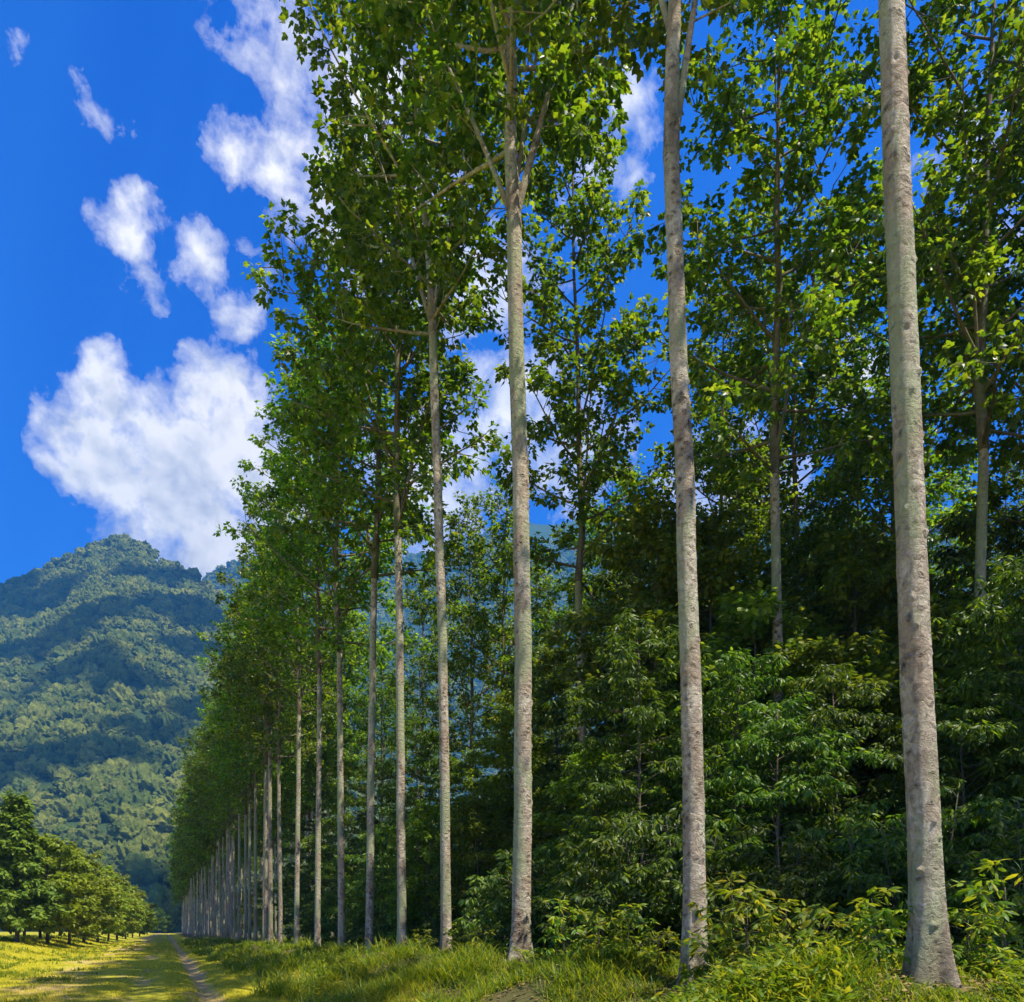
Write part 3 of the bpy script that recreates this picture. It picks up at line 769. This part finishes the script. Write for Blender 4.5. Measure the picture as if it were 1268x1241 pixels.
a = rng.uniform(0, 6.28, n)
fw = np.column_stack([np.cos(a) * 0.55, np.sin(a) * 0.95, np.ones(n) * 0.8])
up = np.column_stack([np.cos(a), np.sin(a), -0.2 * np.ones(n)]) * -1
edge = 1 + 1.6 * sstep(1.6, 4.0, x) + 0.9 * sstep(-4, -9, x)
hgt = rng.uniform(0.05, 0.11, n) * edge * (1 + 0.8 * (fbm(x * 0.8, y * 0.8, 12, 2))) * np.where(fbm(x * 2.5, y * 2.5, 55, 2) > 0.16, 1.9, 1.0)
mb.leaves(np.column_stack([x, y, ground(x, y) - 0.01]), fw, up, hgt, SHORT, np.maximum(0.012, z * 0.0007))
o = link('grass', mb.mesh('grass', M_GRASS, False)); o['kind'] = 'stuff'

mb = MB()
x, y, z = scatter_polar(9000, 14, 120, -120, 330)
keep = (x < -2.6 + 1.5 * fbm(y * 0.3, x * 0, 91, 2)) & (x > -17) & (fbm(x * 0.6, y * 0.6, 93, 3) > 0.03)
x, y, z = x[keep], y[keep], z[keep]; n = len(x); k = 12
cx = np.repeat(x, k) + rng.normal(0, 0.07, n * k); cy = np.repeat(y, k) + rng.normal(0, 0.07, n * k)
a = rng.uniform(0, 6.28, n * k); tl = rng.uniform(0.2, 1.0, n * k)
mb.leaves(np.column_stack([cx, cy, ground(cx, cy) - 0.02]), np.column_stack([np.cos(a) * tl, np.sin(a) * tl, np.ones(n * k)]), np.column_stack([-np.cos(a), -np.sin(a), tl]),
          np.repeat(rng.uniform(0.10, 0.30, n) * (1 + 0.8 * sstep(-7, -10.5, x)), k) * rng.uniform(0.6, 1.1, n * k), BLADE, np.maximum(0.016, np.repeat(z, k) * 0.0010))
o = link('weeds', mb.mesh('weeds', M_FERN, False)); o['kind'] = 'stuff'

# fallen leaves round the trunks
M_LITTER = leaf_material('dry_leaf', [(0.16, 0.10, 0.045), (0.26, 0.17, 0.07), (0.36, 0.27, 0.11), (0.20, 0.17, 0.05)], (1.2, 1.0, 0.7), 0.15, 0.8, 0.1)
mb = MB()
x, y, z = scatter_polar(26000, 5.5, 45, 300, 1340)
keep = (x > 3.0) & (x < 14)
x, y, z = x[keep], y[keep], z[keep]; n = len(x)
a = rng.uniform(0, 6.28, n)
mb.leaves(np.column_stack([x, y, ground(x, y) + rng.uniform(0.01, 0.05, n)]), np.column_stack([np.cos(a), np.sin(a), rng.uniform(-0.2, 0.5, n)]),
          np.column_stack([rng.normal(0, 0.3, n), rng.normal(0, 0.3, n), np.ones(n)]), rng.uniform(0.035, 0.085, n), OVAL)
o = link('leaf_litter', mb.mesh('leaf_litter', M_LITTER, False)); o['kind'] = 'stuff'

mb = MB()
x, y, z = scatter_polar(34000, 5.5, 120, 150, 1340, 0.95)
keep = (x > 2.3 + 1.6 * fbm(y * 0.5, x * 0, 31, 2)) & (x < 26) & (fbm(x * 0.9, y * 0.9, 83, 2) > -0.2)
x, y, z = x[keep], y[keep], z[keep]
k = 16
n = len(x)
cx = np.repeat(x, k) + rng.normal(0, 0.09, n * k); cy = np.repeat(y, k) + rng.normal(0, 0.09, n * k)
a = rng.uniform(0, 6.28, n * k); tl = rng.uniform(0.3, 1.3, n * k)
fw = np.column_stack([np.cos(a) * tl, np.sin(a) * tl, np.ones(n * k)])
up = np.column_stack([-np.cos(a), -np.sin(a), tl])
siz = np.repeat(clear(x, y) * rng.uniform(0.16, 0.44, n) * (0.6 + 0.4 * sstep(9, 14, z)) * (1 + 0.55 * (x < 6.5)) * (1 + 0.9 * fbm(x * 0.5, y * 0.5, 8, 2)), k) * rng.uniform(0.6, 1.1, n * k)
mb.leaves(np.column_stack([cx, cy, ground(cx, cy) - 0.02]), fw, up, siz, BLADE, np.maximum(0.014, np.repeat(z, k) * 0.0010))
x2, y2, z2 = scatter_polar(9000, 6.0, 60, 180, 1330, 0.9)
kp = (clear(x2, y2) > 0.9) & (x2 > 2.9 + 1.5 * fbm(y2 * 0.3, x2 * 0, 33, 2)) & (x2 < 24) & (fbm(x2 * 0.4, y2 * 0.4, 61, 3) > -0.08)
x2, y2, z2 = x2[kp], y2[kp], z2[kp]
n2 = len(x2); k2 = 16
hh = np.repeat(rng.uniform(0.10, 0.38, n2), k2)
a = rng.uniform(0, 6.28, n2 * k2); t_ = rng.random(n2 * k2)
ox = np.cos(a) * t_ * 0.1; oy = np.sin(a) * t_ * 0.1
gx2 = np.repeat(x2, k2) + ox; gy2 = np.repeat(y2, k2) + oy
pos = np.column_stack([gx2, gy2, ground(gx2, gy2) + hh * rng.random(n2 * k2)])
fw = np.column_stack([np.cos(a), np.sin(a), rng.uniform(0.0, 1.3, n2 * k2)])
mb.leaves(pos, fw, np.tile([[0, 0, 1.0]], (n2 * k2, 1)) + rng.normal(0, 0.3, (n2 * k2, 3)), rng.uniform(0.06, 0.15, n2 * k2), LANCE)
o = link('ground_cover', mb.mesh('ground_cover', M_FERN, False)); o['kind'] = 'stuff'

# ------------------------------------------------------------------ mountains
def ridge_obj(name, prof, z0, zr, zb, u0, u1, seed, spur):
    us = np.linspace(u0, u1, 260); zs = np.concatenate([np.linspace(z0, zr, 70), np.linspace(zr, zb, 14)[1:]])
    def hfun(u, z):
        px = u * F + 634
        yr = np.interp(px, [p[0] for p in prof], [p[1] for p in prof])
        zrr = zr * (1 + 0.06 * np.sin(px / 90.0))
        hr = (HZ - yr + 4) / F * zrr
        s = (z - z0) / (zrr - z0)
        up_ = np.clip(s, 0, 1) ** 1.15
        dn = np.clip((z - zrr) / (zb - zrr), 0, 1)
        h = hr * np.where(s < 1, up_, 1 - dn ** 1.1)
        amp = spur * np.clip(s, 0, 1) * np.clip(1.12 - s, 0.1, 1)
        X_ = u * z
        h = h + hr * amp * (1 - 2 * np.abs(fbm(X_ / 300.0 + z / 900.0, z / 700.0 - X_ / 1500.0, seed, 3) * 2)) * 0.5 - hr * amp * 0.25
        return np.where(s < 0, -2, h)
    U, Z = np.meshgrid(us, zs, indexing='ij')
    Hh = hfun(U, Z)
    Pw = FW[None, None] * Z[..., None] + RT[None, None] * (U * Z)[..., None]
    nx, ny = U.shape; idx = np.arange(nx * ny).reshape(nx, ny)
    mb = MB(); mb.add(np.column_stack([Pw[..., 0].ravel(), Pw[..., 1].ravel(), Hh.ravel() - 1.0]), [np.stack([idx[:-1, :-1], idx[1:, :-1], idx[1:, 1:], idx[:-1, 1:]], -1).reshape(-1, 4)])
    o = link(name, mb.mesh(name, M_SLOPE)); o['kind'] = 'structure'
    return hfun

profA = [(-500, 850), (-200, 775), (0, 728), (30, 717), (60, 704), (85, 690), (110, 675), (150, 667), (175, 674), (200, 688), (240, 708), (300, 765), (400, 880), (520, 1000), (700, 1100), (900, 1150)]
profB = [(-200, 800), (100, 800), (200, 748), (250, 726), (290, 703), (340, 700), (420, 712), (520, 690), (600, 668), (700, 645), (760, 632), (820, 645), (900, 655), (1020, 640), (1150, 665), (1300, 680), (1600, 720)]
hA = ridge_obj('mountain', profA, 430, 1500, 2100, -1.0, 0.2, 3, 0.36)
hB = ridge_obj('far_mountain', profB, 1500, 2500, 2900, -0.75, 0.8, 9, 0.4)

canopies = bpy.data.collections.new('canopies')
for q in range(6):
    r = np.random.default_rng(600 + q)
    bpy_me = bpy.data.meshes.new('canopy')
    import bmesh
    bm = bmesh.new(); bmesh.ops.create_icosphere(bm, subdivisions=4, radius=1.0)
    lob = unit(r.normal(0, 1, (16, 3)) * np.array([1, 1, 0.7]) + np.array([0, 0, 0.35])); lr_ = r.uniform(0.35, 0.6, 16)
    for v in bm.verts:
        d = np.array(v.co)
        k_ = np.exp(-((np.linalg.norm(lob - d, axis=1) / lr_) ** 2)).max()
        n_ = float(fbm(np.array([d[0] * 5 + 7 + d[2] * 4]), np.array([d[1] * 5 - d[2] * 3]), q, 4)[0])
        v.co = Vector(d * (0.62 + 0.42 * k_ + 0.85 * n_)); v.co.z *= 0.95 if d[2] > 0 else 0.6
    bm.to_mesh(bpy_me); bm.free()
    bpy_me.materials.append(M_FOREST)
    canopies.objects.link(bpy.data.objects.new('canopy', bpy_me))

def forest(name, hfun, z0, z1, u0, u1, spacing, rmin, rmax, seed):
    r = np.random.default_rng(seed)
    n = int((u1 - u0) * (z1 ** 2 - z0 ** 2) / 2 / spacing ** 2)
    z = np.sqrt(r.uniform(z0 ** 2, z1 ** 2, n)); u = r.uniform(u0, u1, n)
    h = hfun(u, z)
    q = FW[None] * z[:, None] + RT[None] * (u * z)[:, None]
    me = bpy.data.meshes.new(name)
    me.vertices.add(n); me.vertices.foreach_set('co', np.column_stack([q, h]).astype(np.float32).ravel())
    sc_ = r.uniform(rmin, rmax, n).astype(np.float32) * np.where(r.random(n) < 0.10, 1.4, 1.0).astype(np.float32)
    a = me.attributes.new('scl', 'FLOAT_VECTOR', 'POINT')
    a.data.foreach_set('vector', np.column_stack([sc_, sc_, sc_ * r.uniform(0.9, 1.5, n)]).astype(np.float32).ravel())
    a = me.attributes.new('rot', 'FLOAT_VECTOR', 'POINT')
    a.data.foreach_set('vector', np.column_stack([0 * z, 0 * z, r.uniform(0, 6.28, n)]).astype(np.float32).ravel())
    o = link(name, me); o['kind'] = 'stuff'
    ng = bpy.data.node_groups.new('scatter_canopies', 'GeometryNodeTree')
    ng.interface.new_socket('Geometry', in_out='INPUT', socket_type='NodeSocketGeometry')
    ng.interface.new_socket('Geometry', in_out='OUTPUT', socket_type='NodeSocketGeometry')
    gi = ng.nodes.new('NodeGroupInput'); go = ng.nodes.new('NodeGroupOutput')
    ci = ng.nodes.new('GeometryNodeCollectionInfo'); ci.inputs['Collection'].default_value = canopies
    ci.inputs['Separate Children'].default_value = True; ci.inputs['Reset Children'].default_value = True
    ip = ng.nodes.new('GeometryNodeInstanceOnPoints'); ip.inputs['Pick Instance'].default_value = True
    rv = ng.nodes.new('FunctionNodeRandomValue'); rv.data_type = 'INT'
    rv.inputs[4].default_value = 0; rv.inputs[5].default_value = 5
    s1 = ng.nodes.new('GeometryNodeInputNamedAttribute'); s1.data_type = 'FLOAT_VECTOR'; s1.inputs['Name'].default_value = 'scl'
    s2 = ng.nodes.new('GeometryNodeInputNamedAttribute'); s2.data_type = 'FLOAT_VECTOR'; s2.inputs['Name'].default_value = 'rot'
    er = ng.nodes.new('FunctionNodeEulerToRotation')
    ng.links.new(gi.outputs[0], ip.inputs['Points']); ng.links.new(ci.outputs[0], ip.inputs['Instance'])
    ng.links.new(rv.outputs[2], ip.inputs['Instance Index'])
    ng.links.new(s1.outputs[0], ip.inputs['Scale']); ng.links.new(s2.outputs[0], er.inputs[0]); ng.links.new(er.outputs[0], ip.inputs['Rotation'])
    ng.links.new(ip.outputs[0], go.inputs[0])
    md = o.modifiers.new('scatter', 'NODES'); md.node_group = ng
    return o
forest('mountain_forest', hA, 435, 1620, -0.72, 0.02, 11.0, 4.5, 11.0, 71)
forest('far_mountain_forest', hB, 1750, 2560, -0.45, 0.72, 12.0, 7.0, 12.0, 72)

# ------------------------------------------------------------------ light direction, clouds high above the slope
SUN_EL = rad(61); SUN_AZ = rad(148)      # clockwise from +Y
sd = np.array([math.sin(SUN_AZ) * math.cos(SUN_EL), math.cos(SUN_AZ) * math.cos(SUN_EL), math.sin(SUN_EL)])
mc, nt, out = nodes_of('cloud_white')
p = N(nt, 'ShaderNodeBsdfPrincipled', Roughness=1.0); p.inputs['Base Color'].default_value = (0.9, 0.9, 0.92, 1); p.inputs['Specular IOR Level'].default_value = 0
L(nt, p.outputs[0], out.inputs[0])
def slope_point(px, py):
    u = (px - 634) / F; z = np.linspace(440, 1480, 400)
    e = hA(np.full(400, u), z) / z
    i = int(np.argmax(e > (HZ - py) / F)); return FW * z[i] + RT * u * z[i], float(e[i] * z[i])
bm = bmesh.new(); bmesh.ops.create_icosphere(bm, subdivisions=3, radius=1.0)
bm.verts.ensure_lookup_table()
IV = np.array([v.co[:] for v in bm.verts]); IF = np.array([[v.index for v in f.verts] for f in bm.faces]); bm.free()
def cloud(label, pts, seed):
    r = np.random.default_rng(seed); mb = MB(); T = 2600.0
    for (px, py, wx, wy) in pts:
        q, h = slope_point(px, py)
        for k in range(7):
            ox, oy = r.uniform(-0.6, 0.6, 2)
            c = np.array([q[0], q[1], h]) + T * sd + np.array([*(RT * ox * wx + FW * oy * wy), r.uniform(0, 30)])
            d = 1 + 0.5 * fbm(IV[:, 0] * 2.2 + IV[:, 2] + k * 9, IV[:, 1] * 2.2 - IV[:, 2], seed + k, 4)
            s_ = r.uniform(0.4, 0.6)
            loc = IV * d[:, None]
            v = c + (RT[None] @ np.zeros((2, 1))) * 0 + np.column_stack([loc[:, 0:1] * RT[0] * wx * s_ + loc[:, 1:2] * FW[0] * wy * s_, loc[:, 0:1] * RT[1] * wx * s_ + loc[:, 1:2] * FW[1] * wy * s_, loc[:, 2:3] * 50])
            mb.add(v, [IF])
    o = link('cloud', mb.mesh('cloud', mc)); o['label'] = label; o['category'] = 'cloud'
    o['group'] = 'clouds drifting over the mountain'
cloud('white cumulus drifting high over the mountain, shading its left shoulder', [(-50, 745, 90, 150), (10, 765, 80, 150), (60, 795, 65, 120), (110, 825, 50, 80), (155, 850, 40, 55)], 1)
cloud('white cumulus drifting high over the mountain, shading the slope under its peak', [(170, 690, 50, 80), (205, 720, 50, 110), (245, 760, 60, 140), (260, 810, 40, 90), (120, 690, 40, 50)], 2)
cloud('long white cloud drifting high over the mountain, shading the foot of its slope', [(0, 965, 50, 50), (60, 950, 45, 40), (120, 935, 45, 35), (190, 912, 50, 40), (250, 885, 50, 50)], 3)

# ------------------------------------------------------------------ air
mb = MB()
b = [(-3400, -320), (3400, 4300)]
vs = [(x, y, z) for z in (-4.0, 1450.0) for (x, y) in ((-3400, -320), (3400, -320), (3400, 4300), (-3400, 4300))]
mb.add(np.array(vs), [np.array([[3, 2, 1, 0], [4, 5, 6, 7], [0, 1, 5, 4], [1, 2, 6, 5], [2, 3, 7, 6], [3, 0, 4, 7]])])
mh, nt, out = nodes_of('haze')
pv = N(nt, 'ShaderNodeVolumePrincipled', Density=0.00024)
pv.inputs['Color'].default_value = (0.075, 0.36, 0.76, 1)
pv.inputs['Anisotropy'].default_value = 0.0
L(nt, pv.outputs[0], out.inputs['Volume'])
USE_HAZE = True
if USE_HAZE:
    o = link('haze', mb.mesh('haze', mh, False)); o['kind'] = 'stuff'

# ------------------------------------------------------------------ light and sky
sl = bpy.data.lights.new('sun', 'SUN'); sl.energy = 5.0; sl.angle = rad(0.53); sl.color = (1.0, 0.93, 0.80)
so = bpy.data.objects.new('sun', sl); col.objects.link(so)
so.rotation_euler = Vector(-sd).to_track_quat('-Z', 'Y').to_euler(); so.location = (30, 0, 80)

w = bpy.data.worlds.new('World'); sc.world = w; w.use_nodes = True
nt = w.node_tree; nt.nodes.clear()
wo = N(nt, 'ShaderNodeOutputWorld'); bg = N(nt, 'ShaderNodeBackground', Strength=0.085)
sky = N(nt, 'ShaderNodeTexSky'); sky.sky_type = 'NISHITA'; sky.sun_disc = False
sky.sun_elevation = SUN_EL; sky.sun_rotation = SUN_AZ
sky.air_density = 1.0; sky.dust_density = 0.3; sky.ozone_density = 3.0; sky.altitude = 800
tc = N(nt, 'ShaderNodeTexCoord')
hs = N(nt, 'ShaderNodeHueSaturation', Saturation=1.15, Value=1.0); L(nt, sky.outputs[0], hs.inputs['Color'])
skyc = mixc(nt, 1.0, hs.outputs[0], (0.0, 0.62, 1.80), 'MULTIPLY')
def pdir(px, py):
    d = np.array([FW[0], FW[1], 0]) + np.array([RT[0], RT[1], 0]) * (px - 634) / F + np.array([0, 0, 1.0]) * (HZ - py) / F
    return d / np.linalg.norm(d), 1 / np.linalg.norm(d)
# warp the direction a little so the edges billow
nz = N(nt, 'ShaderNodeTexNoise', Scale=18.0, Detail=6, Roughness=0.6); L(nt, tc.outputs['Generated'], nz.inputs['Vector'])
wv = N(nt, 'ShaderNodeVectorMath', operation='SUBTRACT'); L(nt, nz.outputs['Color'], wv.inputs[0]); wv.inputs[1].default_value = (0.5, 0.5, 0.5)
wsx = N(nt, 'ShaderNodeVectorMath', operation='SCALE'); L(nt, wv.outputs[0], wsx.inputs[0]); wsx.inputs['Scale'].default_value = 0.05
wa = N(nt, 'ShaderNodeVectorMath', operation='ADD'); L(nt, tc.outputs['Generated'], wa.inputs[0]); L(nt, wsx.outputs[0], wa.inputs[1])
blobs = [  # column, row, radius in pixels, weight
    (120, 550, 75, 1.1), (190, 580, 95, 1.15), (260, 560, 85, 1.1), (85, 555, 50, 0.9), (120, 465, 42, 0.8), (255, 470, 50, 0.9), (170, 640, 60, 0.9), (250, 655, 75, 1.0), (320, 600, 80, 1.0), (75, 545, 30, 0.6),
    (345, 190, 72, 0.68), (400, 230, 80, 0.75), (345, 100, 62, 0.52), (370, 40, 85, 0.52), (300, 15, 65, 0.5), (280, 175, 36, 0.62), (440, 120, 80, 0.7), (350, 240, 40, 0.6),
    (150, 275, 44, 0.62), (225, 305, 44, 0.66), (160, 340, 32, 0.55), (150, 235, 25, 0.5), (320, 322, 38, 0.45), (274, 378, 36, 0.58), (110, 140, 36, 0.47), (0, 45, 22, 0.30), (285, 490, 42, 0.8),
    (560, 330, 110, 0.5), (620, 500, 100, 0.62), (690, 540, 80, 0.6), (720, 200, 70, 0.5), (760, 150, 50, 0.55), (1045, 465, 50, 0.55), (1190, 180, 60, 0.6), (1215, 280, 60, 0.5), (520, 600, 90, 0.8), (880, 640, 110, 0.7), (480, 300, 90, 0.7)]
field = None
for px, py, rpx, wgt in blobs:
    d, cs = pdir(px + 16, py + 10)
    ds = N(nt, 'ShaderNodeVectorMath', operation='DISTANCE'); L(nt, wa.outputs[0], ds.inputs[0]); ds.inputs[1].default_value = tuple(d)
    r_ = rpx / F * cs * (0.85 + 0.15 * cs) * 1.25
    q = mth(nt, 'SUBTRACT', 1.0, mth(nt, 'DIVIDE', ds.outputs['Value'], r_), True)
    q = mth(nt, 'MULTIPLY', mth(nt, 'POWER', q, 0.7), wgt)
    field = q if field is None else mth(nt, 'MAXIMUM', field, q)
# unseen white cloud cover added behind the camera as neutral fill light
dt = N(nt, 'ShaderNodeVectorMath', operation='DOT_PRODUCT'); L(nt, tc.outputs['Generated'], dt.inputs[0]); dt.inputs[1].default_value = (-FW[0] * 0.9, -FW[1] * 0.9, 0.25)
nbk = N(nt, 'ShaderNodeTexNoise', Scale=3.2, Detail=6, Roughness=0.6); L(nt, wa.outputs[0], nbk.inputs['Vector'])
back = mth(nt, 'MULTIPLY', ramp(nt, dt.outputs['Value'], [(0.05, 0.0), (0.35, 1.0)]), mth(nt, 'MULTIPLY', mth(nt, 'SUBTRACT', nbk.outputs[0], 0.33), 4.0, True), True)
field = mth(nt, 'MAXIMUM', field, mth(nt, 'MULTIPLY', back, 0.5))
ws3 = N(nt, 'ShaderNodeVectorMath', operation='SCALE'); L(nt, wv.outputs[0], ws3.inputs[0]); ws3.inputs['Scale'].default_value = 0.022
wb = N(nt, 'ShaderNodeVectorMath', operation='ADD'); L(nt, tc.outputs['Generated'], wb.inputs[0]); L(nt, ws3.outputs[0], wb.inputs[1])
nf = N(nt, 'ShaderNodeTexNoise', Scale=30.0, Detail=9, Roughness=0.6); L(nt, wb.outputs[0], nf.inputs['Vector'])
fd = mth(nt, 'ADD', field, mth(nt, 'MULTIPLY', mth(nt, 'SUBTRACT', nf.outputs[0], 0.5), 1.6))
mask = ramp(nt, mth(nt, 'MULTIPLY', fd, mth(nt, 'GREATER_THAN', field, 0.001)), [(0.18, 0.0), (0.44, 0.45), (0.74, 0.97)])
upv = N(nt, 'ShaderNodeVectorMath', operation='ADD'); L(nt, wb.outputs[0], upv.inputs[0]); upv.inputs[1].default_value = tuple(np.array([RT[0], RT[1], 0]) * 0.006 + np.array([0, 0, 0.014]))
nf2 = N(nt, 'ShaderNodeTexNoise', Scale=24.0, Detail=4, Roughness=0.5); L(nt, upv.outputs[0], nf2.inputs['Vector'])
nf3 = N(nt, 'ShaderNodeTexNoise', Scale=24.0, Detail=4, Roughness=0.5); L(nt, wb.outputs[0], nf3.inputs['Vector'])
nb_ = N(nt, 'ShaderNodeTexNoise', Scale=11.0, Detail=4, Roughness=0.5); L(nt, wb.outputs[0], nb_.inputs['Vector'])
sh = mth(nt, 'ADD', mth(nt, 'MULTIPLY', mth(nt, 'SUBTRACT', nf3.outputs[0], nf2.outputs[0]), 1.1), mth(nt, 'MULTIPLY', nb_.outputs[0], 0.9))
cc = ramp(nt, sh, [(0.20, (5.6, 5.7, 6.0)), (0.40, (8.2, 8.0, 7.6)), (0.55, (9.8, 9.4, 8.6))])  # sunlit tops and greyer undersides put into the cloud colour
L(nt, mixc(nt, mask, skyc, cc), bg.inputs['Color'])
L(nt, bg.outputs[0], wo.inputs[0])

# ------------------------------------------------------------------ render settings
sc.render.engine = 'CYCLES'
c = sc.cycles
c.max_bounces = 6; c.diffuse_bounces = 3; c.glossy_bounces = 2; c.transmission_bounces = 3; c.transparent_max_bounces = 8; c.volume_bounces = 0
c.use_adaptive_sampling = True; c.adaptive_threshold = 0.02
c.caustics_reflective = False; c.caustics_refractive = False
c.use_denoising = True
try: c.denoiser = 'OPENIMAGEDENOISE'
except Exception: pass
c.sample_clamp_indirect = 6
sc.view_settings.view_transform = 'Standard'; sc.view_settings.look = 'None'
sc.view_settings.exposure = 0.98; sc.view_settings.gamma = 1.0
